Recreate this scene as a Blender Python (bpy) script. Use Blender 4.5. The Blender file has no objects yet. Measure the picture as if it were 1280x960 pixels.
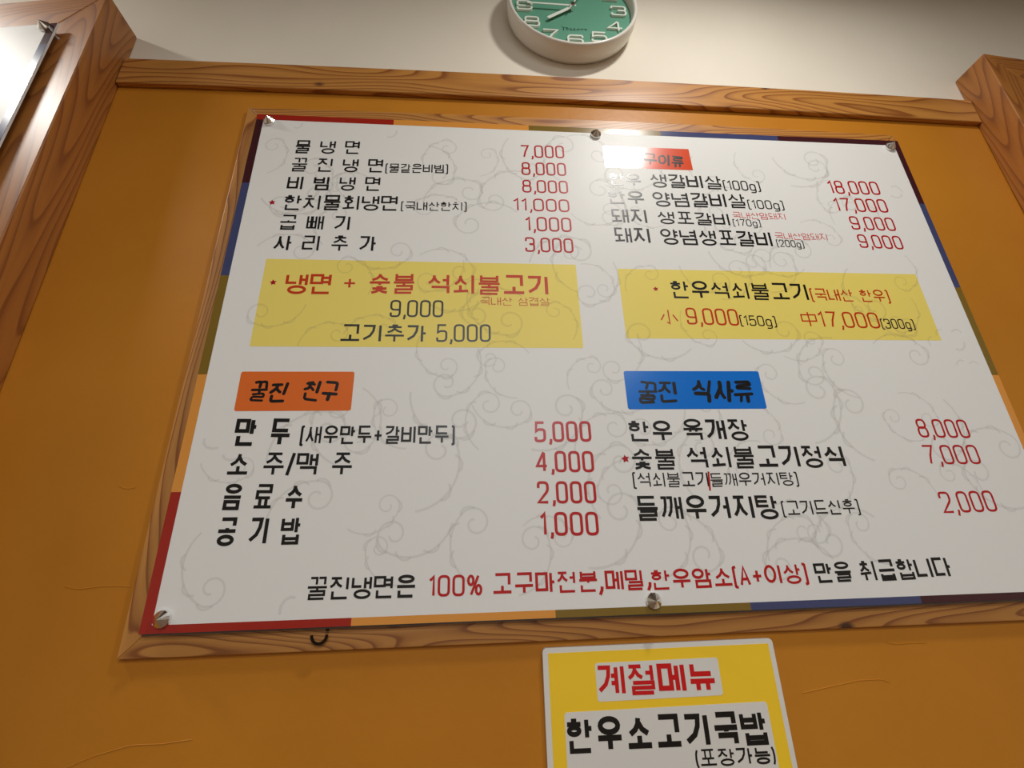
import bpy, bmesh, math, random
from mathutils import Matrix, Vector

# ------------------------------------------------------------------ camera, world, lights, exposure
scene = bpy.context.scene
col = scene.collection
EYE = 1.6                     # eye height; all builders use heights measured from the eye

cam_data = bpy.data.cameras.new('camera')
cam_data.sensor_width = 36.0
cam_data.lens = 16.385
cam_data.clip_start = 0.01
cam = bpy.data.objects.new('camera', cam_data)
col.objects.link(cam)
CR = Vector((0.997043, -0.071479, -0.028196)); CU = Vector((0.000773, -0.357594, 0.933877)); CF = Vector((0.076836, 0.931138, 0.356481))
m = Matrix((CR, CU, -CF)).transposed().to_4x4()
m.translation = (0, 0, EYE)
cam.matrix_world = m
scene.camera = cam

scene.view_settings.view_transform = 'Standard'
scene.view_settings.look = 'None'
scene.view_settings.gamma = 1.0
scene.view_settings.exposure = -0.12
scene.view_settings.use_curve_mapping = False

world = bpy.data.worlds.new('world')
scene.world = world
world.use_nodes = True
wn = world.node_tree
wn.nodes.clear()
bg = wn.nodes.new('ShaderNodeBackground')
bg.inputs[0].default_value = (0.9, 0.95, 1.0, 1)
bg.inputs[1].default_value = 0.05
wo = wn.nodes.new('ShaderNodeOutputWorld')
wn.links.new(bg.outputs[0], wo.inputs[0])

def lamp(x, y, z, power, size, color=(1.0, 0.93, 0.82), size_y=None):
    l = bpy.data.lights.new('lamp_or_fill', 'AREA')
    l.energy = power
    l.color = color
    if size_y:
        l.shape = 'RECTANGLE'; l.size = size; l.size_y = size_y
    else:
        l.shape = 'DISK'; l.size = size
    o = bpy.data.objects.new('lamp_or_fill', l)
    col.objects.link(o)
    o.location = (x, y, EYE + z)
    return o

lamp(0.7586, 0.127, 2.03, 21, 0.16, (1.0, 0.97, 0.91))      # downlight whose glare sits on the board's top banner
lamp(-2.208, 0.44, 2.05, 22, 0.28, (1.0, 0.97, 0.91))     # downlight left of the left box frame
lamp(-0.4, -2.1, 2.05, 17, 1.2, (0.97, 0.99, 1.0), 0.3)   # added fill panels behind the camera, evening out light on the board
lamp(1.0, -2.3, 2.05, 44, 1.2, (0.97, 0.99, 1.0), 0.3)  # added fill panel, right of centre
lamp(0.3, -4.2, 2.05, 110, 1.2, (0.97, 0.99, 1.0), 0.3)  # added fill panel, deepest in the room

# ------------------------------------------------------------------ materials
def srgb(r, g, b):
    f = lambda c: (c / 255 / 12.92) if c <= 10 else ((c / 255 + 0.055) / 1.055) ** 2.4
    return (f(r), f(g), f(b), 1.0)

def base_mat(name, color, rough=0.5, spec=0.5, metal=0.0, coat=0.0, coat_rough=0.1):
    mt = bpy.data.materials.new(name)
    mt.use_nodes = True
    b = mt.node_tree.nodes['Principled BSDF']
    b.inputs['Base Color'].default_value = color
    b.inputs['Roughness'].default_value = rough
    b.inputs['Specular IOR Level'].default_value = spec
    b.inputs['Metallic'].default_value = metal
    b.inputs['Coat Weight'].default_value = coat
    b.inputs['Coat Roughness'].default_value = coat_rough
    return mt

def wear(mt, c1, c2, scale=6.0, bump=0.0, bump_scale=60.0):
    """slow colour mottling and fine relief"""
    nt = mt.node_tree; N = nt.nodes; L = nt.links
    b = N['Principled BSDF']
    tc = N.new('ShaderNodeTexCoord')
    n = N.new('ShaderNodeTexNoise'); n.inputs['Scale'].default_value = scale; n.inputs['Detail'].default_value = 5
    L.new(tc.outputs['Object'], n.inputs['Vector'])
    r = N.new('ShaderNodeValToRGB')
    r.color_ramp.elements[0].position = 0.3; r.color_ramp.elements[0].color = c1
    r.color_ramp.elements[1].position = 0.7; r.color_ramp.elements[1].color = c2
    L.new(n.outputs['Fac'], r.inputs['Fac']); L.new(r.outputs['Color'], b.inputs['Base Color'])
    if bump:
        n2 = N.new('ShaderNodeTexNoise'); n2.inputs['Scale'].default_value = bump_scale; n2.inputs['Detail'].default_value = 4
        L.new(tc.outputs['Object'], n2.inputs['Vector'])
        bp = N.new('ShaderNodeBump'); bp.inputs['Strength'].default_value = bump; bp.inputs['Distance'].default_value = 0.004
        L.new(n2.outputs['Fac'], bp.inputs['Height']); L.new(bp.outputs['Normal'], b.inputs['Normal'])
    return mt

def wood_mat(name, axis, light, dark, seed=0.0, rough=0.44, ring=1.0):
    """varnished pine: growth rings stretched along the rail, with knots and fine pores"""
    mt = base_mat(name, light, rough, 0.5, coat=0.3, coat_rough=0.36)
    nt = mt.node_tree; N = nt.nodes; L = nt.links
    b = N['Principled BSDF']
    tc = N.new('ShaderNodeTexCoord')
    mp = N.new('ShaderNodeMapping')
    s = [1.0, 1.0, 1.0]; s['XYZ'.index(axis)] = 0.16
    mp.inputs['Scale'].default_value = s
    mp.inputs['Location'].default_value = (seed, seed * 1.7, seed * 0.6)
    L.new(tc.outputs['Object'], mp.inputs['Vector'])
    n = N.new('ShaderNodeTexNoise'); n.inputs['Scale'].default_value = 7.0 * ring
    n.inputs['Detail'].default_value = 1.2; n.inputs['Roughness'].default_value = 0.45
    L.new(mp.outputs['Vector'], n.inputs['Vector'])
    k = N.new('ShaderNodeMath'); k.operation = 'MULTIPLY'; k.inputs[1].default_value = 26.0
    L.new(n.outputs['Fac'], k.inputs[0])
    fr = N.new('ShaderNodeMath'); fr.operation = 'FRACT'
    L.new(k.outputs[0], fr.inputs[0])
    rp = N.new('ShaderNodeValToRGB')
    e = rp.color_ramp.elements
    e[0].position = 0.0; e[0].color = light
    e[1].position = 1.0; e[1].color = light
    mid = tuple(l * .55 + d * .45 for l, d in zip(light, dark))
    a = e.new(0.35); a.color = light
    a = e.new(0.72); a.color = mid
    a = e.new(0.86); a.color = dark
    a = e.new(0.93); a.color = dark
    L.new(fr.outputs[0], rp.inputs['Fac'])
    # fine fibres
    mp2 = N.new('ShaderNodeMapping'); s2 = [90.0, 90.0, 90.0]; s2['XYZ'.index(axis)] = 3.0
    mp2.inputs['Scale'].default_value = s2
    L.new(tc.outputs['Object'], mp2.inputs['Vector'])
    n2 = N.new('ShaderNodeTexNoise'); n2.inputs['Scale'].default_value = 1.0; n2.inputs['Detail'].default_value = 3
    L.new(mp2.outputs['Vector'], n2.inputs['Vector'])
    mx = N.new('ShaderNodeMixRGB'); mx.blend_type = 'MULTIPLY'; mx.inputs['Fac'].default_value = 0.28
    L.new(rp.outputs['Color'], mx.inputs['Color1']); L.new(n2.outputs['Fac'], mx.inputs['Color2'])
    # knots
    vo = N.new('ShaderNodeTexVoronoi'); vo.inputs['Scale'].default_value = 5.5
    mp3 = N.new('ShaderNodeMapping'); s3 = [1.0, 1.0, 1.0]; s3['XYZ'.index(axis)] = 0.6
    mp3.inputs['Scale'].default_value = s3; mp3.inputs['Location'].default_value = (seed * 2 + .3, seed, seed * 3)
    L.new(tc.outputs['Object'], mp3.inputs['Vector']); L.new(mp3.outputs['Vector'], vo.inputs['Vector'])
    kr = N.new('ShaderNodeValToRGB')
    kr.color_ramp.elements[0].position = 0.035; kr.color_ramp.elements[0].color = (1, 1, 1, 1)
    kr.color_ramp.elements[1].position = 0.075; kr.color_ramp.elements[1].color = (0, 0, 0, 1)
    L.new(vo.outputs['Distance'], kr.inputs['Fac'])
    mk = N.new('ShaderNodeMixRGB'); mk.inputs['Color2'].default_value = (0.06, 0.018, 0.005, 1)
    L.new(kr.outputs['Color'], mk.inputs['Fac']); L.new(mx.outputs['Color'], mk.inputs['Color1'])
    L.new(mk.outputs['Color'], b.inputs['Base Color'])
    bp = N.new('ShaderNodeBump'); bp.inputs['Strength'].default_value = 0.35; bp.inputs['Distance'].default_value = 0.0015
    L.new(fr.outputs[0], bp.inputs['Height']); L.new(bp.outputs['Normal'], b.inputs['Normal'])
    return mt

WL, WD = srgb(206, 142, 66), srgb(152, 88, 34)
M = {
    'wood_x': wood_mat('pine along x', 'X', WL, WD, 0.0, ring=0.9),
    'wood_x2': wood_mat('pine along x b', 'X', WL, WD, 3.1, ring=1.2),
    'wood_z': wood_mat('pine along z', 'Z', WL, WD, 1.3, ring=1.0),
    'wood_box': wood_mat('box pine along z', 'Z', srgb(186, 120, 52), srgb(150, 88, 38), 5.2, ring=0.8, rough=0.48),
    'wood_box_x': wood_mat('box pine along x', 'X', srgb(186, 120, 52), srgb(150, 88, 38), 2.2, ring=0.8, rough=0.48),
    'ochre': wear(base_mat('ochre paint', srgb(192, 124, 34), 0.42, 0.3), srgb(186, 119, 30), srgb(198, 130, 38), 2.2, 0.12, 45),
    'plaster': wear(base_mat('cream paint', srgb(226, 216, 200), 0.7, 0.3), srgb(232, 224, 208), srgb(238, 230, 215), 3.0, 0.1, 70),
    'ceiling': base_mat('ceiling paint', srgb(120, 112, 104), 0.8),
    'floor': base_mat('floor tile', srgb(120, 95, 70), 0.4),
    'room': base_mat('room wall paint', srgb(196, 188, 176), 0.7),
    'board': base_mat('board print white', srgb(232, 232, 229), 0.42, 0.22),
    'vine': base_mat('printed pale scrolls', srgb(150, 147, 140), 0.42, 0.22),
    'yellow': base_mat('printed yellow', srgb(238, 218, 112), 0.40, 0.25),
    'orange': base_mat('orange vinyl', srgb(226, 112, 48), 0.22, 0.5),
    'vermilion': base_mat('vermilion vinyl', srgb(226, 76, 30), 0.22, 0.6, coat=0.6, coat_rough=0.2),
    'blue': base_mat('blue vinyl', srgb(20, 116, 214), 0.22, 0.5),
    'ink': base_mat('black vinyl letters', srgb(16, 15, 15), 0.30, 0.5),
    'red': base_mat('red vinyl letters', srgb(186, 16, 20), 0.28, 0.5),
    'orange_red': base_mat('orange red vinyl letters', srgb(196, 54, 8), 0.3, 0.5),
    'light_red': base_mat('light red vinyl letters', srgb(214, 62, 62), 0.26, 0.5),
    'dark_red': base_mat('dark red star', srgb(170, 16, 36), 0.26, 0.5),
    'sign_red': base_mat('sign red print', srgb(206, 20, 22), 0.4, 0.4),
    'b_red': base_mat('border red', srgb(162, 38, 26), 0.22, 0.5),
    'b_orange': base_mat('border orange', srgb(222, 150, 66), 0.22, 0.5),
    'b_olive': base_mat('border olive', srgb(128, 102, 38), 0.22, 0.5),
    'b_navy': base_mat('border blue', srgb(66, 72, 112), 0.22, 0.5),
    'b_maroon': base_mat('border maroon', srgb(66, 28, 34), 0.22, 0.5),
    'sheet': base_mat('smoked sheet edge', srgb(92, 84, 76), 0.12, 0.6),
    'chrome': base_mat('chrome', (0.85, 0.84, 0.82, 1), 0.12, 0.5, metal=1.0),
    'steel_dark': base_mat('dark steel', srgb(40, 34, 30), 0.35, 0.5, metal=0.8),
    'sign_white': base_mat('laminated white', srgb(224, 222, 216), 0.4, 0.4),
    'sign_yellow': base_mat('laminated yellow', srgb(250, 208, 46), 0.4, 0.4),
    'clock_body': base_mat('clock white plastic', srgb(226, 222, 212), 0.25, 0.5),
    'dial': base_mat('clock green dial', srgb(96, 156, 132), 0.35, 0.4),
    'clock_white': base_mat('clock numeral white', srgb(226, 232, 222), 0.3, 0.5),
    'scribble': base_mat('clock script', srgb(26, 60, 52), 0.4, 0.4),
}

M['vine'].node_tree.nodes['Principled BSDF'].inputs['Alpha'].default_value = 0.10   # thin translucent ink

# ------------------------------------------------------------------ helpers
def thing(name, label, cat, loc, group=None):
    o = bpy.data.objects.new(name, None)
    o.empty_display_size = 0.05
    col.objects.link(o)
    o.location = (loc[0], loc[1], loc[2] + EYE)
    o['label'] = label; o['category'] = cat
    if group: o['group'] = group
    return o

def link(name, bm, mat, parent=None, smooth=False, label=None, origin=None):
    """bm is in eye-level coordinates; the mesh is stored relative to its own parent's world place"""
    if parent is not None:
        off = parent_origin[parent.name]
    else:
        off = Vector(origin) if origin else Vector((0, 0, 0))
        off = Vector((off.x, off.y, off.z))
    bm.transform(Matrix.Translation(-off))
    me = bpy.data.meshes.new(name)
    bm.to_mesh(me); bm.free()
    me.materials.append(mat)
    if smooth:
        for p in me.polygons: p.use_smooth = True
    o = bpy.data.objects.new(name, me)
    col.objects.link(o)
    if parent is not None:
        o.parent = parent
    else:
        o.location = (off.x, off.y, off.z + EYE)
    parent_origin[o.name] = off
    if label: o['label'] = label
    return o
parent_origin = {}

def make_thing(name, label, cat, loc, group=None):
    o = thing(name, label, cat, loc, group)
    parent_origin[o.name] = Vector(loc)
    return o

def prism(poly, y0, y1, bm=None, bevel=0.0, f=None):
    """polygon in (x, z) pulled from depth y0 (near) to y1 (far); f maps (x, y, z) to a point"""
    bm = bm or bmesh.new()
    f = f or (lambda x, y, z: (x, y, z))
    a = [bm.verts.new(f(x, y0, z)) for x, z in poly]
    b = [bm.verts.new(f(x, y1, z)) for x, z in poly]
    bm.faces.new(a); bm.faces.new(b[::-1])
    n = len(poly)
    for i in range(n):
        bm.faces.new((a[i], b[i], b[(i + 1) % n], a[(i + 1) % n]))
    if bevel:
        bmesh.ops.bevel(bm, geom=bm.edges[:], offset=bevel, segments=2, profile=0.5, affect='EDGES')
    bmesh.ops.recalc_face_normals(bm, faces=bm.faces[:])
    return bm

def rect(x0, z0, x1, z1):
    return [(x0, z0), (x1, z0), (x1, z1), (x0, z1)]

def rounded(x0, z0, x1, z1, r, n=5):
    out = []
    for cx, cz, a0 in ((x1 - r, z1 - r, 0), (x0 + r, z1 - r, 90), (x0 + r, z0 + r, 180), (x1 - r, z0 + r, 270)):
        for i in range(n + 1):
            a = math.radians(a0 + 90 * i / n)
            out.append((cx + r * math.cos(a), cz + r * math.sin(a)))
    return out

def lathe(profile, n, cx, cy, cz, bm=None):
    """profile of (radius, y) turned about the axis that runs along y"""
    bm = bm or bmesh.new()
    rings = []
    for r, y in profile:
        if r < 1e-6:
            rings.append([bm.verts.new((cx, cy + y, cz))])
        else:
            rings.append([bm.verts.new((cx + r * math.cos(2 * math.pi * i / n), cy + y, cz + r * math.sin(2 * math.pi * i / n))) for i in range(n)])
    for A, B in zip(rings, rings[1:]):
        for i in range(n):
            j = (i + 1) % n
            if len(A) == 1 and len(B) == 1: continue
            if len(A) == 1: bm.faces.new((A[0], B[i], B[j]))
            elif len(B) == 1: bm.faces.new((A[i], B[0], A[j]))
            else: bm.faces.new((A[i], B[i], B[j], A[j]))
    bmesh.ops.recalc_face_normals(bm, faces=bm.faces[:])
    return bm

def tube(bm, pts, r, n=6):
    pts = [Vector(p) for p in pts]
    rings = []
    for i, p in enumerate(pts):
        d = (pts[min(i + 1, len(pts) - 1)] - pts[max(i - 1, 0)]).normalized()
        s = d.cross(Vector((0, 1, 0)))
        if s.length < 1e-4: s = d.cross(Vector((1, 0, 0)))
        s.normalize(); t = d.cross(s)
        rings.append([bm.verts.new(p + (s * math.cos(2 * math.pi * k / n) + t * math.sin(2 * math.pi * k / n)) * r) for k in range(n)])
    for A, B in zip(rings, rings[1:]):
        for k in range(n):
            bm.faces.new((A[k], A[(k + 1) % n], B[(k + 1) % n], B[k]))
    bm.faces.new(rings[0]); bm.faces.new(rings[-1][::-1])
    bmesh.ops.recalc_face_normals(bm, faces=bm.faces[:])
    return bm

# ------------------------------------------------------------------ stroke lettering (Hangul jamo, digits, signs)
def round_path(pts, closed=False, steps=4):
    """pts: (x, y) or (x, y, r); corners with r are rounded"""
    out = []
    n = len(pts)
    for i, p in enumerate(pts):
        r = p[2] if len(p) > 2 else 0
        if r <= 0 or (not closed and i in (0, n - 1)):
            out.append((p[0], p[1])); continue
        a = Vector(pts[(i - 1) % n][:2]); b = Vector(p[:2]); c = Vector(pts[(i + 1) % n][:2])
        d1 = (a - b); d2 = (c - b)
        rr = min(r, d1.length * 0.46, d2.length * 0.46)
        s = b + d1.normalized() * rr; e = b + d2.normalized() * rr
        for k in range(steps + 1):
            t = k / steps
            q = s * (1 - t) ** 2 + b * 2 * t * (1 - t) + e * t * t
            out.append((q.x, q.y))
    return out

def ribbon(bm, pts, t, y, closed=False, caps=False):
    P = [Vector(p[:2]) for p in pts]
    Q = [P[0]]
    for p in P[1:]:
        if (p - Q[-1]).length > 1e-6: Q.append(p)
    if closed and (Q[0] - Q[-1]).length < 1e-6: Q.pop()
    P = Q; n = len(P)
    if n < 2: return
    L, R_ = [], []
    for i in range(n):
        if closed or 0 < i < n - 1:
            d1 = (P[i] - P[i - 1]).normalized(); d2 = (P[(i + 1) % n] - P[i]).normalized()
            nn = Vector((-d1.y, d1.x)); n2 = Vector((-d2.y, d2.x))
            mtr = nn + n2
            if mtr.length < 0.2: mtr = nn; k = 1
            else:
                mtr.normalize(); k = min(1 / max(mtr.dot(nn), 0.3), 1.7)
            off = mtr * (t / 2 * k)
        else:
            d = (P[1] - P[0]) if i == 0 else (P[-1] - P[-2])
            d.normalize(); off = Vector((-d.y, d.x)) * (t / 2)
        L.append(bm.verts.new((P[i].x + off.x, y, P[i].y + off.y)))
        R_.append(bm.verts.new((P[i].x - off.x, y, P[i].y - off.y)))
    for i in range(n if closed else n - 1):
        j = (i + 1) % n
        bm.faces.new((L[i], R_[i], R_[j], L[j]))
    if caps:
        for c in (P[0], P[-1]):
            bm.faces.new([bm.verts.new((c.x + t / 2 * math.cos(-a * math.pi / 5), y + .00001, c.y + t / 2 * math.sin(-a * math.pi / 5))) for a in range(10)])

def ell(n=18, cx=.5, cy=.5, rx=.5, ry=.5):
    return [(cx + rx * math.cos(2 * math.pi * i / n), cy + ry * math.sin(2 * math.pi * i / n)) for i in range(n)]

# consonants in a unit box: list of (points, closed)
CONS = {
    'g': [([(0, 1), (1, 1), (1, 0)], 0)],
    'gv': [([(0, 1), (.95, 1), (.88, .62), (.62, .27), (.05, 0)], 0)],
    'n': [([(0, 1), (0, 0), (1, 0)], 0)],
    'd': [([(1, 1), (0, 1), (0, 0), (1, 0)], 0)],
    'r': [([(0, 1), (1, 1), (1, .5), (0, .5), (0, 0), (1, 0)], 0)],
    'm': [([(0, 0), (1, 0), (1, 1), (0, 1)], 1)],
    'b': [([(0, 1), (0, 0), (1, 0), (1, 1)], 0), ([(0, .52), (1, .52)], 0)],
    's': [([(.5, 1), (.46, .62), (.3, .28), (0, 0)], 0), ([(.5, .72), (.68, .3), (1, .02)], 0)],
    'o': [(ell(), 1)],
    'j': [([(.04, 1), (.96, 1)], 0), ([(.5, 1), (.44, .6), (.28, .26), (0, 0)], 0), ([(.49, .66), (.7, .26), (1, .02)], 0)],
    'c': [([(.3, 1), (.7, 1)], 0), ([(.04, .76), (.96, .76)], 0), ([(.5, .76), (.44, .44), (.28, .2), (0, 0)], 0), ([(.49, .5), (.7, .2), (1, .02)], 0)],
    'k': [([(0, 1), (1, 1), (1, 0)], 0), ([(0, .5), (1, .5)], 0)],
    't': [([(1, 1), (0, 1), (0, 0), (1, 0)], 0), ([(0, .5), (.95, .5)], 0)],
    'p': [([(0, 1), (1, 1)], 0), ([(0, 0), (1, 0)], 0), ([(.28, 1), (.28, 0)], 0), ([(.72, 1), (.72, 0)], 0)],
    'h': [([(.3, 1), (.7, 1)], 0), ([(0, .74), (1, .74)], 0), (ell(16, .5, .24, .38, .26), 1)],
}
INIT = ['g', 'gg', 'n', 'd', 'dd', 'r', 'm', 'b', 'bb', 's', 'ss', 'o', 'j', 'jj', 'c', 'k', 't', 'p', 'h']
FIN = [None, 'g', 'gg', None, 'n', None, None, 'd', 'r', None, None, None, None, None, None, None, 'm', 'b', None, 's', 'ss', 'o', 'j', 'c', 'k', 't', 'p', 'h']
# vowels: (horizontal part, vertical part)
VOW = {0: (0, 'a'), 1: (0, 'ae'), 2: (0, 'ya'), 4: (0, 'eo'), 5: (0, 'e'), 6: (0, 'yeo'), 7: (0, 'ye'), 8: ('o', 0), 9: ('o', 'a'),
       10: ('o', 'ae'), 11: ('o', 'i'), 12: ('yo', 0), 13: ('u', 0), 16: ('u', 'i'), 17: ('yu', 0), 18: ('eu', 0), 20: (0, 'i')}

def place(strokes, box):
    x0, y0, x1, y1 = box
    return [([(x0 + (x1 - x0) * p[0], y0 + (y1 - y0) * p[1]) for p in pts], c) for pts, c in strokes]

def cons(code, box, vertical=False):
    if len(code) == 2 and code[0] == code[1]:
        x0, y0, x1, y1 = box
        mid = (x0 + x1) / 2; g = (x1 - x0) * .07
        return cons(code[0], (x0, y0, mid - g, y1), vertical) + cons(code[0], (mid + g, y0, x1, y1), vertical)
    if code == 'g' and vertical: code = 'gv'
    if code == 'o':
        x0, y0, x1, y1 = box
        return place(CONS['o'], (x0, y0 - .01, x1, y1 + .01))
    return place(CONS[code], box)

def syllable(ch):
    i = ord(ch) - 0xAC00
    ini, v, f = INIT[i // 588], (i % 588) // 28, i % 28
    hp, vp = VOW[v]
    fin = FIN[f] if f else None
    S = []
    line = lambda *p: S.append((list(p), 0))
    if vp and not hp:
        two = vp in ('ae', 'e', 'ye')
        yb = (.45 if fin == 'r' else .42) if fin else 0.0
        yb0 = .54 if fin else .12
        xl = .46 if two else (.60 if vp == 'i' else .56 if vp == 'a' else .52)
        if two and vp != 'ae': xl = .44
        dbl = len(ini) == 2
        if dbl: xl = min(xl + .06, .62)
        ytop = .97
        S += cons(ini, (.0, yb0, xl, ytop), True)
        mid = (yb + 1) / 2 + (.0 if fin else .02)
        lo, hi = (mid - .12, mid + .12) if fin else (mid - .13, mid + .14)
        if vp == 'i': line((.90, 1), (.90, yb))
        elif vp in ('a', 'ya'):
            line((.80, 1), (.80, yb))
            for y in ((mid,) if vp == 'a' else (lo, hi)): line((.80, y), (1.0, y))
        elif vp == 'ae':
            line((.66 if not dbl else .72, .97), (.66 if not dbl else .72, yb + .02)); line((.95, 1), (.95, yb))
            line((.66 if not dbl else .72, mid), (.95, mid))
        elif vp in ('eo', 'yeo'):
            line((.90, 1), (.90, yb))
            for y in ((mid,) if vp == 'eo' else (lo, hi)): line((.66 if vp == 'eo' else .56, y), (.90, y))
        elif vp in ('e', 'ye'):
            line((.70, .97), (.70, yb + .02)); line((.95, 1), (.95, yb))
            for y in ((mid,) if vp == 'e' else (lo, hi)): line((.50, y), (.70, y))
        if fin: S += cons(fin, (.14, 0, .92, .37 if fin == 'r' else .33))
    elif hp and not vp:
        if fin:
            S += cons(ini, (.12, .73 if (hp == 'eu' and ini == 'o') or (hp == 'o' and ini == 'g') else .68, .88, 1.0)); bar = .49
            if ini == 's' or ini == 'j': pass
            if hp == 'eu': line((0, bar), (1, bar))
            elif hp in ('o', 'yo'):
                bar = .515; line((0, bar), (1, bar))
                for x in ((.5,) if hp == 'o' else (.34, .66)): line((x, bar), (x, .64))
            else:
                bar = .545; line((0, bar), (1, bar))
                for x in ((.5,) if hp == 'u' else (.34, .66)): line((x, bar), (x, .41))
            S += cons(fin, (.12, 0, .88, .36 if fin == 'r' else .29))
        else:
            if hp in ('o', 'yo'):
                S += cons(ini, (.12, .46, .88, 1.0)); line((0, .07), (1, .07))
                for x in ((.5,) if hp == 'o' else (.32, .68)): line((x, .07), (x, .40))
            elif hp in ('u', 'yu'):
                bar = .37 if hp == 'u' else .34
                S += cons(ini, (.12, .57 if hp == 'u' else .62, .88, 1.0)); line((0, bar), (1, bar))
                for x in ((.5,) if hp == 'u' else (.30, .70)): line((x, bar), (x, 0))
            else:
                S += cons(ini, (.12, .40, .88, 1.0)); line((0, .1), (1, .1))
    else:
        top = 1.0; lo_ = .40 if fin else 0.0
        sc = (1 - lo_)
        Y = lambda y: lo_ + y * sc
        w = .62 if vp != 'ae' else .52
        S += cons(ini, (.06, Y(.50), w - .04, Y(.97)))
        if hp == 'o':
            line((0, Y(.10)), (w + .06, Y(.14))); line((w / 2, Y(.12)), (w / 2, Y(.44)))
        else:
            line((0, Y(.36)), (w + .06, Y(.40))); line((w / 2, Y(.36)), (w / 2, Y(.02)))
        if vp == 'i': line((.90, 1), (.90, lo_))
        elif vp == 'a':
            line((.82, 1), (.82, lo_)); line((.82, Y(.5)), (1, Y(.5)))
        else:
            line((.72, 1), (.72, lo_)); line((.96, 1), (.96, lo_)); line((.72, Y(.5)), (.96, Y(.5)))
        if fin: S += cons(fin, (.16, 0, .92, .29))
    return S

RR = .42
OTHER = {
    '0': (.80, [([(0, 0, RR), (1, 0, RR), (1, 1, RR), (0, 1, RR)], 1)]),
    '1': (.50, [([(.0, .80), (.35, .86), (.75, 1), (.75, 0)], 0)]),
    '2': (.80, [([(.0, .72), (0, 1, RR), (1, 1, RR), (1, .58, .25), (0, 0), (1, 0)], 0)]),
    '3': (.80, [([(0, .76), (0, 1, RR), (1, 1, RR), (1, .51, .3), (.45, .51)], 0), ([(.42, .55), (1, .55, .3), (1, 0, RR), (0, 0, RR), (0, .24)], 0)]),
    '4': (.84, [([(.74, 0), (.74, .97)], 0), ([(.72, 1), (0, .26), (1, .26)], 0)]),
    '5': (.80, [([(.95, 1), (.10, 1), (.04, .52), (.3, .62, .1), (1, .62, RR), (1, 0, RR), (0, 0, RR), (0, .22)], 0)]),
    '6': (.80, [([(1, .76), (1, 1, RR), (0, 1, RR), (0, 0, RR), (1, 0, RR), (1, .58, RR), (.07, .58)], 0)]),
    '7': (.80, [([(0, 1), (1, 1), (.58, .45), (.40, 0)], 0)]),
    '8': (.80, [([(.05, .51, RR), (.95, .51, RR), (.95, 1, RR), (.05, 1, RR)], 1), ([(0, 0, RR), (1, 0, RR), (1, .55, RR), (0, .55, RR)], 1)]),
    '9': (.80, [([(0, .24), (0, 0, RR), (1, 0, RR), (1, 1, RR), (0, 1, RR), (0, .42, RR), (.93, .42)], 0)]),
    ',': (.26, [([(.8, .10), (.7, -.04), (.2, -.20)], 0)]),
    '+': (.85, [([(0, .45), (1, .45)], 0), ([(.5, .76), (.5, .14)], 0)]),
    '/': (.40, [([(0, -.05), (1, 1.05)], 0)]),
    '[': (.42, [([(1, 1.02), (.1, 1.0, .3), (.1, -.10, .3), (1, -.12)], 0)]),
    ']': (.42, [([(0, 1.02), (.9, 1.0, .3), (.9, -.10, .3), (0, -.12)], 0)]),
    '(': (.32, [([(1, 1.02), (.45, .8), (.25, .45), (.45, .1), (1, -.12)], 0)]),
    ')': (.32, [([(0, 1.02), (.55, .8), (.75, .45), (.55, .1), (0, -.12)], 0)]),
    'g': (.72, [([(0, 0, RR), (1, 0, RR), (1, .66, RR), (0, .66, RR)], 1), ([(1, .66), (1, -.26, RR), (0, -.26)], 0)]),
    'A': (.84, [([(0, 0), (.5, 1), (1, 0)], 0), ([(.2, .32), (.8, .32)], 0)]),
    '%': (1.0, [(ell(12, .2, .75, .2, .24), 1), (ell(12, .8, .25, .2, .24), 1), ([(.22, 0), (.78, 1)], 0)]),
    '小': (1.0, [([(.5, 1), (.5, 0), (.34, .1)], 0), ([(.24, .66), (0, .22)], 0), ([(.76, .66), (1, .22)], 0)]),
    '中': (1.0, [([(0, .36), (1, .36), (1, .8), (0, .8)], 1), ([(.5, 1), (.5, 0)], 0)]),
    ' ': (.46, []),
}
WEIGHT = {'m': .120, 'h': .135, 's': .105, 't': .082, 'p': .102, 'q': .125, 'b': .165, 'k': .165, 'x': .10}

def face_front(bm):
    for f in bm.faces:
        f.normal_update()
        if f.normal.y > 0: f.normal_flip()

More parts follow.
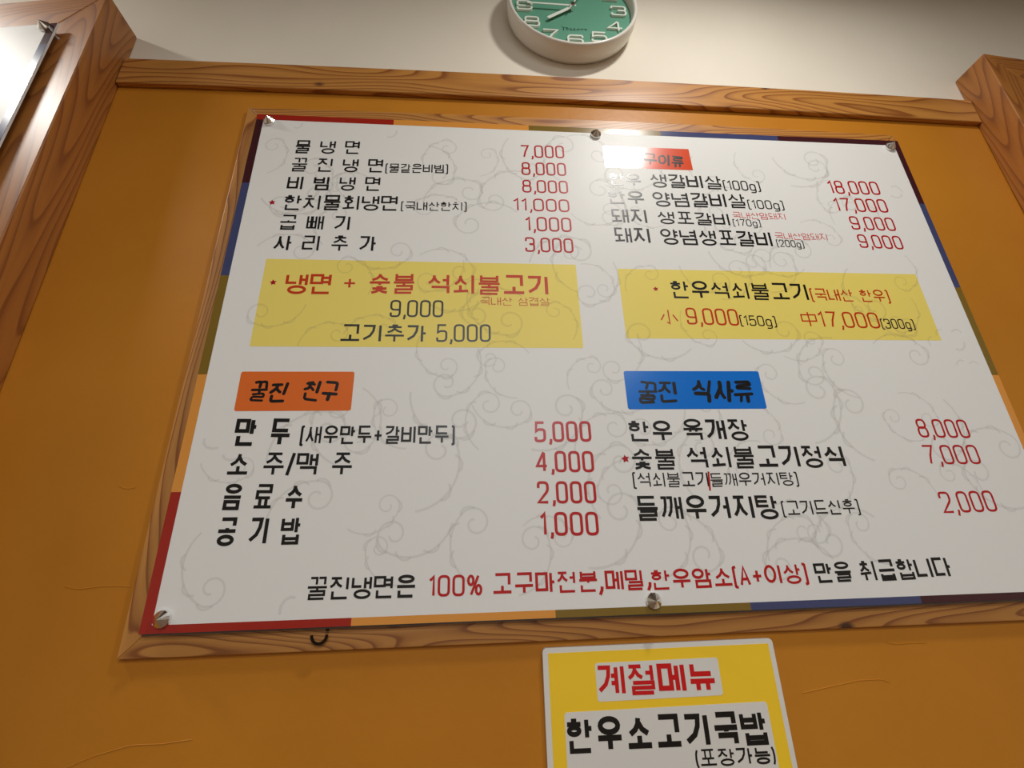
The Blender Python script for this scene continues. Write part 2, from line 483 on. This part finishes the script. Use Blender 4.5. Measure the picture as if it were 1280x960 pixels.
STEP = 0.00002      # each stroke of a letter lies a hair in front of the last, like overlapping cut vinyl
def lettering(name, text, mat, x0, z0, x1, z1, h, kind, y, parent, label=None, rng=random.Random(5)):
    if text == '+': z0, z1, h = z0 - .25 * h, z1 - .25 * h, h * 1.6
    t = WEIGHT[kind] * h
    dx, dz = x1 - x0, z1 - z0
    W = math.hypot(dx, dz)
    bm = bmesh.new()
    if text == '*':
        c = Vector(((x0 + x1) / 2, z0 + h / 2)); vs = []
        for i in range(10):
            r = W * (.5 if i % 2 == 0 else .26); a = math.pi / 2 - i * math.pi / 5 + .15
            vs.append(bm.verts.new((c.x + r * math.cos(a), y, c.y + r * math.sin(a))))
        cv = bm.verts.new((c.x, y, c.y))
        for i in range(10): bm.faces.new((cv, vs[i], vs[(i + 1) % 10]))
        face_front(bm)
        return link(name, bm, mat, parent, label=label)
    if text == ',':
        ribbon(bm, [(x0 + .005, z0 + .010), (x0 + .004, z0 + .003), (x0, z0 - .005)], .0062, y)
        face_front(bm)
        return link(name, bm, mat, parent, label=label)
    items = []
    hang = any(ord(c) > 0xAC00 for c in text)
    for ch in text:
        if 0xAC00 <= ord(ch) <= 0xD7A3: items.append((1.0, syllable(ch), .95))
        else:
            w, s = OTHER[ch]
            items.append((w * (1.0 if not hang else .78 if ch not in ' /' else 1), s, .84))
    tot = sum(i[0] for i in items) - items[-1][0] * (1 - items[-1][2])
    A = W / tot
    ux, uz = dx / W, dz / W
    cur = 0.0; q = 0
    for wgt, strokes, fill in items:
        if not strokes and bm.verts:               # a gap between words: the next word is a piece of its own
            face_front(bm); link(name, bm, mat, parent, label=label); bm = bmesh.new(); q = 0
        t = WEIGHT[kind] * min(h, 1.25 * A if fill > .9 else h)
        if fill > .9 and len(strokes) >= 5: t *= .86
        if fill > .9 and any(len(p) == 6 for p, c in strokes): t *= .90
        gw = wgt * A * fill - t
        gw = max(gw, t * .6)
        gh = h - t
        ang = rng.uniform(-.07, .07) if kind == 'b' else 0
        jy = rng.uniform(-.06, .06) * h if kind == 'b' else 0
        for pts, closed in strokes:
            sm = [((p[0] * gw + t / 2), (p[1] * gh + t / 2)) + ((p[2] * gw,) if len(p) > 2 else ()) for p in pts]
            if kind == 'b':
                sm = [(p[0] + rng.uniform(-.035, .035) * h, p[1] + rng.uniform(-.035, .035) * h, h * .10) for p in sm]
                sm = [(p[0] * math.cos(ang) - p[1] * math.sin(ang) + (p[1] - h / 2) * .12, p[0] * math.sin(ang) + p[1] * math.cos(ang) + jy, p[2]) for p in sm]
            path = round_path(sm, bool(closed))
            path = [(x0 + (cur + px) * ux, z0 + (cur + px) * uz + pz) for px, pz in path]
            tt = t * (rng.uniform(.8, 1.12) if kind == 'b' else 1)
            ribbon(bm, path, tt, y - STEP * (q % 12), bool(closed), caps=(kind == 'b'))
            q += 1
        cur += wgt * A
    face_front(bm)
    return link(name, bm, mat, parent, label=label)

BOARD_TEXT = [
    ('물 냉 면', 'ink', -0.495, 1.056, -0.318, 1.062, 0.048, 'm'),
    ('7,000', 'red', 0.126, 1.071, 0.253, 1.074, 0.047, 'p'),
    ('꿀 진 냉 면', 'ink', -0.496, 0.992, -0.250, 0.999, 0.048, 'm'),
    ('[물같은비빔]', 'ink', -0.247, 0.999, -0.076, 1.004, 0.032, 's'),
    ('8,000', 'red', 0.127, 1.007, 0.254, 1.009, 0.047, 'p'),
    ('비 빔 냉 면', 'ink', -0.497, 0.929, -0.253, 0.935, 0.048, 'm'),
    ('8,000', 'red', 0.127, 0.945, 0.255, 0.946, 0.045, 'p'),
    ('*', 'dark_red', -0.535, 0.876, -0.517, 0.877, 0.021, 'x'),
    ('한치물회냉면', 'ink', -0.498, 0.863, -0.203, 0.871, 0.050, 'm'),
    ('[국내산한치]', 'ink', -0.198, 0.872, -0.024, 0.876, 0.030, 's'),
    ('11,000', 'red', 0.100, 0.882, 0.254, 0.882, 0.043, 'p'),
    ('곱 빼 기', 'ink', -0.499, 0.801, -0.320, 0.803, 0.047, 'm'),
    ('1,000', 'red', 0.130, 0.816, 0.255, 0.816, 0.047, 'p'),
    ('사 리 추 가', 'ink', -0.503, 0.736, -0.251, 0.740, 0.049, 'm'),
    ('3,000', 'red', 0.128, 0.750, 0.255, 0.749, 0.046, 'p'),
    ('꿀진 구이류', 'ink', 0.388, 1.065, 0.605, 1.057, 0.043, 'b'),
    ('한우', 'ink', 0.374, 0.982, 0.469, 0.981, 0.044, 'm'),
    ('생갈비살', 'ink', 0.494, 0.978, 0.706, 0.978, 0.051, 'm'),
    ('[100g]', 'ink', 0.708, 0.977, 0.820, 0.977, 0.036, 's'),
    ('18,000', 'red', 1.029, 0.976, 1.189, 0.977, 0.050, 'p'),
    ('한우', 'ink', 0.364, 0.916, 0.470, 0.915, 0.047, 'm'),
    ('양념갈비살', 'ink', 0.493, 0.910, 0.764, 0.913, 0.052, 'm'),
    ('[100g]', 'ink', 0.767, 0.912, 0.875, 0.912, 0.032, 's'),
    ('17,000', 'red', 1.029, 0.912, 1.192, 0.912, 0.049, 'p'),
    ('돼지', 'ink', 0.367, 0.849, 0.471, 0.850, 0.049, 'm'),
    ('생포갈비', 'ink', 0.497, 0.851, 0.706, 0.849, 0.044, 'm'),
    ('국내산암돼지', 'light_red', 0.714, 0.876, 0.871, 0.875, 0.023, 't'),
    ('[170g]', 'ink', 0.710, 0.850, 0.791, 0.850, 0.024, 's'),
    ('9,000', 'red', 1.059, 0.849, 1.193, 0.847, 0.047, 'p'),
    ('돼지', 'ink', 0.368, 0.784, 0.471, 0.784, 0.052, 'm'),
    ('양념생포갈비', 'ink', 0.497, 0.783, 0.814, 0.782, 0.052, 'm'),
    ('국내산암돼지', 'light_red', 0.822, 0.809, 0.977, 0.808, 0.023, 't'),
    ('[200g]', 'ink', 0.821, 0.784, 0.900, 0.782, 0.024, 's'),
    ('9,000', 'red', 1.064, 0.787, 1.194, 0.784, 0.046, 'p'),
    ('*', 'dark_red', -0.496, 0.636, -0.479, 0.636, 0.019, 'x'),
    ('냉면', 'orange_red', -0.459, 0.614, -0.347, 0.615, 0.058, 'h'),
    ('+', 'orange_red', -0.323, 0.633, -0.292, 0.633, 0.028, 'm'),
    ('숯불', 'orange_red', -0.263, 0.617, -0.149, 0.619, 0.060, 'h'),
    ('석쇠불고기', 'orange_red', -0.120, 0.619, 0.186, 0.619, 0.059, 'h'),
    ('국내산 삼겹살', 'orange_red', 0.010, 0.589, 0.183, 0.590, 0.024, 't'),
    ('9,000', 'ink', -0.206, 0.554, -0.079, 0.555, 0.047, 'p'),
    ('고기추가', 'ink', -0.317, 0.487, -0.116, 0.487, 0.047, 'm'),
    ('5,000', 'ink', -0.094, 0.489, 0.035, 0.490, 0.047, 'p'),
    ('*', 'dark_red', 0.452, 0.635, 0.467, 0.635, 0.017, 'x'),
    ('한우석쇠불고기', 'ink', 0.498, 0.617, 0.873, 0.614, 0.053, 'm'),
    ('[국내산 한우]', 'orange_red', 0.875, 0.615, 1.096, 0.613, 0.038, 's'),
    ('小', 'orange_red', 0.459, 0.543, 0.505, 0.541, 0.042, 't'),
    ('9,000', 'orange_red', 0.527, 0.542, 0.663, 0.539, 0.048, 'p'),
    ('[150g]', 'ink', 0.665, 0.540, 0.762, 0.538, 0.030, 's'),
    ('中', 'orange_red', 0.831, 0.538, 0.873, 0.538, 0.045, 't'),
    ('17,000', 'orange_red', 0.877, 0.537, 1.042, 0.535, 0.047, 'p'),
    ('[300g]', 'ink', 1.045, 0.535, 1.138, 0.534, 0.029, 's'),
    ('꿀진', 'ink', -0.494, 0.341, -0.416, 0.341, 0.048, 'b'),
    ('친구', 'ink', -0.382, 0.341, -0.306, 0.339, 0.049, 'b'),
    ('만 두', 'ink', -0.511, 0.244, -0.393, 0.242, 0.061, 'h'),
    ('[새우만두+갈비만두]', 'ink', -0.375, 0.246, -0.046, 0.244, 0.041, 'm'),
    ('5,000', 'red', 0.129, 0.245, 0.257, 0.245, 0.048, 'q'),
    ('소 주/맥 주', 'ink', -0.514, 0.181, -0.258, 0.178, 0.049, 'h'),
    ('4,000', 'red', 0.129, 0.179, 0.257, 0.177, 0.047, 'q'),
    ('음 료 수', 'ink', -0.511, 0.113, -0.350, 0.110, 0.052, 'h'),
    ('2,000', 'red', 0.129, 0.113, 0.256, 0.111, 0.047, 'q'),
    ('공 기 밥', 'ink', -0.510, 0.045, -0.348, 0.044, 0.054, 'h'),
    ('1,000', 'red', 0.131, 0.048, 0.255, 0.046, 0.048, 'q'),
    ('꿀진', 'ink', 0.374, 0.337, 0.475, 0.337, 0.055, 'b'),
    ('식사류', 'ink', 0.507, 0.337, 0.661, 0.336, 0.057, 'b'),
    ('한우', 'ink', 0.342, 0.245, 0.447, 0.243, 0.049, 'h'),
    ('육개장', 'ink', 0.469, 0.244, 0.627, 0.244, 0.052, 'h'),
    ('8,000', 'red', 1.044, 0.247, 1.175, 0.244, 0.046, 'p'),
    ('*', 'dark_red', 0.319, 0.196, 0.338, 0.195, 0.019, 'x'),
    ('숯불', 'ink', 0.341, 0.181, 0.444, 0.180, 0.049, 'h'),
    ('석쇠불고기정식', 'ink', 0.468, 0.181, 0.844, 0.179, 0.052, 'h'),
    ('7,000', 'red', 1.038, 0.183, 1.176, 0.182, 0.046, 'p'),
    ('[석쇠불고기', 'ink', 0.339, 0.143, 0.512, 0.141, 0.033, 's'),
    ('/', 'red', 0.507, 0.133, 0.515, 0.133, 0.042, 'x'),
    ('들깨우거지탕]', 'ink', 0.513, 0.141, 0.717, 0.141, 0.030, 's'),
    ('들깨우거지탕', 'ink', 0.339, 0.073, 0.657, 0.070, 0.052, 'h'),
    ('[고기드신후]', 'ink', 0.663, 0.076, 0.843, 0.077, 0.032, 's'),
    ('2,000', 'red', 1.038, 0.074, 1.171, 0.075, 0.047, 'p'),
    ('꿀진냉면은', 'ink', -0.324, -0.057, -0.116, -0.059, 0.041, 'h'),
    ('100%', 'red', -0.093, -0.059, 0.012, -0.060, 0.039, 'q'),
    ('고구마전분', 'red', 0.031, -0.060, 0.244, -0.060, 0.040, 'h'),
    (',', 'red', 0.246, -0.061, 0.252, -0.062, 0.009, 'q'),
    ('메밀', 'red', 0.258, -0.060, 0.338, -0.060, 0.039, 'h'),
    (',', 'red', 0.345, -0.056, 0.351, -0.057, 0.010, 'q'),
    ('한우암소', 'red', 0.352, -0.061, 0.524, -0.060, 0.038, 'h'),
    ('[A+이상]', 'red', 0.525, -0.060, 0.687, -0.058, 0.039, 'h'),
    ('만을', 'ink', 0.703, -0.059, 0.785, -0.058, 0.039, 'h'),
    ('취급합니다', 'ink', 0.801, -0.060, 1.011, -0.057, 0.042, 'h'),
]
SIGN_TEXT = [
    ('계절메뉴', 'sign_red', 0.229, -0.242, 0.465, -0.245, 0.052, 'k'),
    ('한우소고기국밥', 'ink', 0.163, -0.328, 0.550, -0.333, 0.055, 'k'),
    ('(포장가능)', 'ink', 0.400, -0.360, 0.555, -0.362, 0.027, 'h'),
]

# ------------------------------------------------------------------ the room
def structure(name, bm, mats):
    me = bpy.data.meshes.new(name); bm.transform(Matrix.Translation((0, 0, EYE))); bm.to_mesh(me); bm.free()
    for mm in mats: me.materials.append(mm)
    o = bpy.data.objects.new(name, me); col.objects.link(o); o['kind'] = 'structure'
    parent_origin[o.name] = Vector((0, 0, -EYE))
    return o

def box_bm(x0, y0, z0, x1, y1, z1):
    return prism(rect(x0, z0, x1, z1), y0, y1)

WALL = 1.03
XL, XR, YB, ZF, ZC = -3.4, 3.6, -6.0, -EYE, 2.15
bm = box_bm(XL, WALL, ZF, XR, WALL + .15, 1.37)
for f in bm.faces: f.material_index = 0
n0 = len(bm.faces)
prism(rect(XL, 1.37, XR, ZC), WALL, WALL + .15, bm)
bm.faces.ensure_lookup_table()
for f in bm.faces[n0:]: f.material_index = 1
wall_back = structure('wall_back', bm, [M['ochre'], M['plaster']])
structure('wall_left', box_bm(XL - .15, YB, ZF, XL, WALL, ZC), [M['room']])
structure('wall_right', box_bm(XR, YB, ZF, XR + .15, WALL, ZC), [M['room']])
structure('wall_front', box_bm(XL, YB - .15, ZF, XR, YB, ZC), [M['room']])
structure('floor', box_bm(XL - .15, YB - .15, ZF - .1, XR + .15, WALL + .15, ZF), [M['floor']])
structure('ceiling', box_bm(XL - .15, YB - .15, ZC, XR + .15, WALL + .15, ZC + .1), [M['ceiling']])

# paint cracks and ridges on the ochre wall
for pts in ([(-.785, -.020), (-.76, -.026), (-.72, -.022), (-.69, -.022), (-.665, -.024)],
            [(-.737, .170), (-.725, .164), (-.712, .163), (-.703, .166)],
            [(-.70, -.308), (-.66, -.293), (-.60, -.280), (-.55, -.281), (-.50, -.277)],
            [(.64, -.257), (.70, -.249), (.76, -.241), (.81, -.241), (.826, -.247)],
            [(.84, -.176), (.86, -.181), (.90, -.180), (.93, -.181)]):
    b = bmesh.new()
    tube(b, [(x, WALL + .0002, z) for x, z in round_path([(p[0], p[1], .01) for p in pts])], .0011, 5)
    link('crack', b, M['ochre'], wall_back)

# ------------------------------------------------------------------ wooden beam over the ochre wall
def crown(x, y, z):
    return (x, y, z + .014 * (1 - ((x - .32) / 1.35) ** 2))
xs = [-1.029 + i * (1.668 + 1.029) / 24 for i in range(25)]
poly = [(x, 1.314) for x in xs] + [(x, 1.414) for x in reversed(xs)]
bm = prism(poly, 1.013, WALL - .0005, f=crown)
beam = structure('trim_1', bm, [M['wood_x']])
beam.modifiers.new('edge', 'BEVEL').width = .002

# ------------------------------------------------------------------ deep wooden boxes left and right
def box_frame(label, cx, cy, side, yaw, top, bot, width, ww, cat='box frame'):
    """side -1: box runs to the left of its visible corner, +1: to the right"""
    c, s = math.cos(yaw), math.sin(yaw)
    t = make_thing('wooden_box_frame', label, cat, (cx, cy, bot))
    def f(u, d, z):       # u along the front, d depth 0 front .. 1 wall
        x = cx + side * u * c; y = cy + u * s
        return (x, y + (WALL - .0006 - y) * d, z)
    def member(name, poly, mat, label=None):
        o = link(name, prism(poly, 0.0, 1.0, f=f), mat, t, label=label)
        md = o.modifiers.new('edge', 'BEVEL'); md.width = .003; md.segments = 2
        return o
    member('stile', [(0, top), (0, bot), (ww, bot + ww), (ww, top - ww)], M['wood_box'])
    member('top_rail', [(0, top), (ww, top - ww), (width - ww, top - ww), (width, top)], M['wood_box_x'])
    member('stile', [(width, top), (width - ww, top - ww), (width - ww, bot + ww), (width, bot)], M['wood_box'])
    member('bottom_rail', [(0, bot), (width, bot), (width - ww, bot + ww), (ww, bot + ww)], M['wood_box_x'])
    bm = bmesh.new()
    prism(rect(ww + .001, bot + ww + .001, width - ww - .001, top - ww - .001), 0.25, 0.5, bm, f=f)
    link('back_panel', bm, M['ochre'], t, label='ochre painted panel inside the frame')
    return t, f

LEFTC = (-1.031, .911)
YAW = math.radians(7.5)
lbox, lf = box_frame('deep varnished pine box frame left of the ochre wall, carrying a white sign', LEFTC[0], LEFTC[1], -1, YAW, 1.528, -.45, .86, .165)
rbox, rf = box_frame('deep varnished pine box frame at the right end of the beam', 1.670, .931, 1, math.radians(4), 1.524, -.45, 1.3, .13)

# ------------------------------------------------------------------ standoff screws (faceted chrome cones)
def standoff(parent, x, y, z, back, r=.0155):
    bm = lathe([(0, -.020), (r * .96, -.006), (r, -.004), (r, 0), (r * .62, 0.0004), (r * .62, back), (0, back)], 14, x, y, z)
    return link('standoff', bm, M['chrome'], parent, label='chrome cone standoff screw')

# sign on the left box
sg = make_thing('white_sign', 'white acrylic sign with a chrome corner screw on the left box frame', 'sign', lf(.12, 0, .3))
def lpanel(u0, z0, u1, z1, off, th, name, mat, label=None):
    c, s = math.cos(YAW), math.sin(YAW)
    def f(u, d, z):
        x = LEFTC[0] - u * c - s * (off + d * 0) ; y = LEFTC[1] + u * s - c * off
        x += s * th * d; y += c * th * d
        return (x, y, z)
    return link(name, prism(rect(u0, z0, u1, z1), 0, 1, f=f), mat, sg, label=label)
lpanel(.085, -.2, .80, 1.384, .018, .005, 'sign_sheet', M['board'])
for i, (za, zb, mm) in enumerate(((1.30, 1.3835, 'b_maroon'), (1.10, 1.30, 'b_navy'), (.80, 1.10, 'b_navy'), (.50, .80, 'b_olive'), (-.2, .5, 'b_red'))):
    lpanel(.0855, za, .107, zb, .0186, .0005, 'border_strip', M[mm])
bm = lathe([(0, -.020), (.0150, -.006), (.0155, -.004), (.0155, 0), (.0095, .0004), (.0095, .022), (0, .022)], 14, 0, 0, 0)
cc, ss = math.cos(YAW), math.sin(YAW)
uu = .112
bm.transform(Matrix.Translation((LEFTC[0] - uu * cc - ss * .019, LEFTC[1] + uu * ss - cc * .019, 1.366)) @ Matrix.Rotation(-YAW, 4, 'Z'))
link('standoff', bm, M['chrome'], sg, label='chrome cone standoff screw')

# ------------------------------------------------------------------ flat pine frame behind the menu board
FX0, FX1, FZ0, FZ1, FW = -.652, 1.335, -.146, 1.243, .085
fr = make_thing('timber_surround', 'flat pine frame fixed to the ochre wall behind the large menu board', 'frame', (.34, 1.0295, FZ0))
FY = 1.0185
def rail(name, poly, mat):
    o = link(name, prism(poly, FY, WALL - .0005), mat, fr)
    md = o.modifiers.new('edge', 'BEVEL'); md.width = .0015; md.segments = 2
rail('stile', [(FX0, FZ0), (FX0 + FW, FZ0 + FW), (FX0 + FW, FZ1 - FW), (FX0, FZ1)], M['wood_z'])
rail('stile', [(FX1, FZ0), (FX1, FZ1), (FX1 - FW, FZ1 - FW), (FX1 - FW, FZ0 + FW)], M['wood_z'])
rail('bottom_rail', [(FX0, FZ0), (FX1, FZ0), (FX1 - FW, FZ0 + FW), (FX0 + FW, FZ0 + FW)], M['wood_x2'])
def rail_crown(x, y, z):
    return (x, y, z + (.012 * (1 - ((x - .34) / 1.0) ** 2) if z > FZ1 - .01 else 0))
n = 16
top = [(FX0 + (FX1 - FX0) * i / n, FZ1) for i in range(n + 1)]
o = link('top_rail', prism([(FX0 + FW, FZ1 - FW), (FX1 - FW, FZ1 - FW)] + top[::-1], FY, WALL - .0005, f=rail_crown), M['wood_x2'], fr)
md = o.modifiers.new('edge', 'BEVEL'); md.width = .003; md.segments = 2
b = bmesh.new()
tube(b, [(-.294 + .014 * math.cos(a), 1.009, -.118 + .015 * math.sin(a)) for a in [math.pi + math.pi * k / 8 for k in range(9)]], .0028, 6)
tube(b, [(-.280, 1.009, -.112), (-.283, 1.0108, -.09), (-.283, 1.0125, -.08)], .003, 6)
link('hook', b, M['steel_dark'], fr, label='small dark steel hook under the board')

# ------------------------------------------------------------------ the menu board
BX0, BX1, BZ0, BZ1 = -.612, 1.315, -.104, 1.196
WX0, WX1, WZ0, WZ1 = -.5925, 1.2970, -.090, 1.176
mb = make_thing('menu_board', 'large white Korean menu board with coloured border, yellow price boxes and chrome screws', 'menu board', (.35, 1.0, BZ0))
link('sheet', prism(rounded(BX0, BZ0, BX1, BZ1, .006), 1.0003, 1.0055), M['sheet'], mb, label='smoked acrylic sheet')
link('backing_sheet', prism(rounded(BX0, BZ0 - .0035, BX1, BZ1, .006), 1.0060, 1.0085), M['sheet'], mb, label='clear grey edge of the backing sheet')
link('printed_face', prism(rect(BX0 + .001, BZ0 + .001, BX1 - .001, BZ1 - .001), .9998, 1.0003), M['board'], mb)
TH, TV = [BX0, -.235, .154, .551, .920, BX1], [BZ1, .949, .663, .406, .1505, BZ0]
def strip(x0, z0, x1, z1, mt):
    link('border_strip', prism(rect(x0, z0, x1, z1), .99965, .9998), M[mt], mb)
names = ['b_red', 'b_orange', 'b_olive', 'b_navy', 'b_maroon']
for i in range(5):
    strip(TH[i], WZ1, TH[i + 1], BZ1, names[i])
    strip(TH[i], BZ0, TH[i + 1], WZ0, names[i])
vn = ['b_maroon', 'b_navy', 'b_olive', 'b_orange', 'b_red']
for i in range(5):
    za, zb = min(TV[i], WZ1), max(TV[i + 1], WZ0)
    strip(BX0, zb, WX0, za, vn[i])
    strip(WX1, zb, BX1, za, vn[i])

def panel(name, poly, mat, y0=.99965, label=None, parent=None):
    return link(name, prism(poly, y0, .9998), M[mat], parent or mb, label=label)
panel('price_box', rounded(-.514, .475, .257, .713, .002), 'yellow', label='plain yellow box in the left half')
panel('price_box', rounded(.366, .502, 1.197, .703, .002), 'yellow', label='plain yellow box in the right half')
panel('heading_label', rounded(-.521, .3205, -.2745, .413, .005), 'orange', y0=.99955, label='orange heading label')
panel('heading_label', rounded(.3485, .320, .683, .4155, .005), 'blue', y0=.99955, label='blue heading label')
panel('heading_label', rounded(.3685, 1.046, .628, 1.1275, .002), 'vermilion', y0=.99955, label='vermilion heading label with glare')

# printed pale scroll pattern (uncountable print): one object
rng = random.Random(11)
bm = bmesh.new()
def scroll(cx, cz, size, ang, flip):
    stem = []
    for i in range(15):
        t = i / 14
        a = t * 1.9
        stem.append((size * 1.5 * math.sin(a), size * 1.5 * (1 - math.cos(a))))
    ex, ez = stem[-1]
    d = 1.9
    r0 = size * .55; px, pz = ex, ez; turn = d
    for i in range(24):
        r = r0 * (1 - i / 30)
        st = r * .30
        turn += .30
        px += st * math.cos(turn); pz += st * math.sin(turn)
        stem.append((px, pz))
    ca, sa = math.cos(ang), math.sin(ang)
    def tr(p):
        x, z = p
        if flip: x = -x
        return (cx + x * ca - z * sa, cz + x * sa + z * ca)
    w = max(.0032, size * .075)
    parts = [[tr(p) for p in stem]]
    for j in (4, 9, 13):
        bx, bz = stem[j]; aa = 1.9 * j / 14 - .9
        parts.append([tr((bx + size * .55 * t * math.cos(aa + t * 1.3), bz + size * .55 * t * math.sin(aa + t * 1.3))) for t in (0, .25, .5, .75, 1)])
    q_ = 0
    for p in parts:
        if all(WX0 + .006 < q[0] < WX1 - .006 and WZ0 + .006 < q[1] < WZ1 - .006 for q in p):
            ribbon(bm, p, w, .99960)
for gx in range(15):
    for gz in range(10):
        x = WX0 + .05 + gx * .131 + rng.uniform(-.03, .03); z = WZ0 + .05 + gz * .130 + rng.uniform(-.03, .03)
        scroll(x, z, rng.uniform(.040, .070), rng.uniform(0, 6.28), rng.random() < .5)
for f in bm.faces:
    f.normal_update()
    if f.normal.y > 0: f.normal_flip()
v = link('scroll_pattern', bm, M['vine'], mb, label='pale grey printed scrollwork')
v['kind'] = 'stuff'

LAB = {'ink': 'black lettering', 'red': 'red lettering', 'orange_red': 'orange red lettering', 'light_red': 'small light red lettering', 'dark_red': 'small dark red star'}
for i, (s, c, x0, z0, x1, z1, h, k) in enumerate(BOARD_TEXT):
    price = s.replace(',', '').isdigit()
    lettering('star_mark' if s == '*' else 'price' if price and len(s) > 1 else 'lettering', s, M[c], x0, z0, x1, z1, h, k, .99950, mb,
              label=('%s price %s' % (LAB[c].split(' letter')[0], s)) if price and len(s) > 1 else LAB[c])
for x in (-.575, .352, 1.279):
    standoff(mb, x, .9992, 1.168, .0155)
    standoff(mb, x, .9992, -.080, .0155)

# ------------------------------------------------------------------ small yellow notice below the frame
sn = make_thing('yellow_notice', 'small yellow notice in a white border, hung on the wall under the menu board', 'notice', (.36, WALL, -.80))
link('notice_sheet', prism(rounded(.1275, -.80, .593, -.158, .008), 1.0195, WALL - .0005), M['sign_white'], sn)
link('yellow_field', prism(rect(.138, -.79, .583, -.167), 1.0191, 1.0195), M['sign_yellow'], sn)
link('white_label', prism(rounded(.228, -.2505, .4735, -.187, .005), 1.0188, 1.0191), M['sign_white'], sn)
link('white_label', prism(rounded(.163, -.72, .557, -.2645, .006), 1.0188, 1.0191), M['sign_white'], sn)
for s, c, x0, z0, x1, z1, h, k in SIGN_TEXT:
    lettering('lettering', s, M[c], x0, z0, x1, z1, h, k, 1.0186, sn, label='heavy red lettering' if c == 'sign_red' else 'heavy black lettering')

# ------------------------------------------------------------------ wall clock
KX, KZ, KR = .318, 1.711, .2155
ck = make_thing('wall_clock', 'round white wall clock with green dial on the cream wall above the beam', 'clock', (KX, WALL, KZ))
body = lathe([(0, WALL - .0005), (.190, WALL - .0005), (.203, WALL - .003), (.2115, WALL - .018), (KR, WALL - .040), (KR, .962), (.2145, .957), (.211, .9545), (.2065, .955), (.2035, .958), (.2015, .966), (.2005, .9865), (0, .9865)], 96, KX, 0, KZ)
link('case', body, M['clock_body'], ck, smooth=True)
link('dial', lathe([(0, .9858), (.2000, .9858), (.2003, .9864), (0, .9864)], 64, KX, 0, KZ), M['dial'], ck, label='sea green dial')
def raised(name, strokes, t, y0, y1, mat, label=None, parent=None):
    bm = bmesh.new()
    for i, (p, c) in enumerate(strokes):
        b2 = bmesh.new(); yy = y1 + .0003 * i
        ribbon(b2, p, t, yy, c); face_front(b2)
        ret = bmesh.ops.extrude_face_region(b2, geom=b2.faces[:])
        bmesh.ops.translate(b2, vec=(0, y0 - yy, 0), verts=[g for g in ret['geom'] if isinstance(g, bmesh.types.BMVert)])
        bmesh.ops.recalc_face_normals(b2, faces=b2.faces[:])
        tmp = bpy.data.meshes.new('tmp'); b2.to_mesh(tmp); b2.free(); bm.from_mesh(tmp); bpy.data.meshes.remove(tmp)
    return link(name, bm, mat, parent or ck, label=label)
for hnum in range(1, 13):
    a = math.radians(90 - 30 * hnum)
    r = .158
    nx, nz = KX + r * math.cos(a), KZ + r * math.sin(a)
    s = str(hnum); gw, gh = .047, .042
    if len(s) == 2: gw = .030
    st = []
    for i, ch in enumerate(s):
        ox = nx - (len(s) * gw + (len(s) - 1) * .010) / 2 + i * (gw + .010)
        for p, c in OTHER[ch][1]:
            q = [(ox + a_[0] * gw, nz - gh / 2 + a_[1] * gh) + ((a_[2] * gh * .8,) if len(a_) > 2 else ()) for a_ in p]
            st.append((round_path(q, bool(c)), bool(c)))
    raised('numeral', st, .0058, .9858, .9785, M['clock_white'])
def hand(ang, l0, l1, w, y):
    a = math.radians(ang)
    d = (math.cos(a), math.sin(a))
    return [([(KX - d[0] * l0, KZ - d[1] * l0), (KX + d[0] * l1, KZ + d[1] * l1)], False)], w, y
for nm, ang, l0, l1, w, y in (('hour_hand', 217, .012, .105, .0115, .975), ('minute_hand', 179.5, .012, .150, .0068, .971), ('second_hand', 62, .03, .150, .0032, .967)):
    st, w, y = hand(ang, l0, l1, w, y)
    raised(nm, st, w, y + .0012, y, M['clock_white'])
link('hub', lathe([(0, .964), (.0075, .9645), (.0085, .967), (.0085, .9857), (0, .9857)], 20, KX, 0, KZ), M['chrome'], ck, label='metal hub')
pts = []
for i in range(60):
    t = i / 59
    pts.append((KX - .040 + .085 * t + .0035 * math.sin(t * 44), KZ - .097 + .006 * math.sin(t * 52 + 1) * (1.5 - t) + (.004 if i % 13 == 0 else 0)))
bm = bmesh.new(); ribbon(bm, pts, .0018, .9854)
for f in bm.faces:
    f.normal_update()
    if f.normal.y > 0: f.normal_flip()
link('script', bm, M['scribble'], ck, label='tiny dark cursive script')
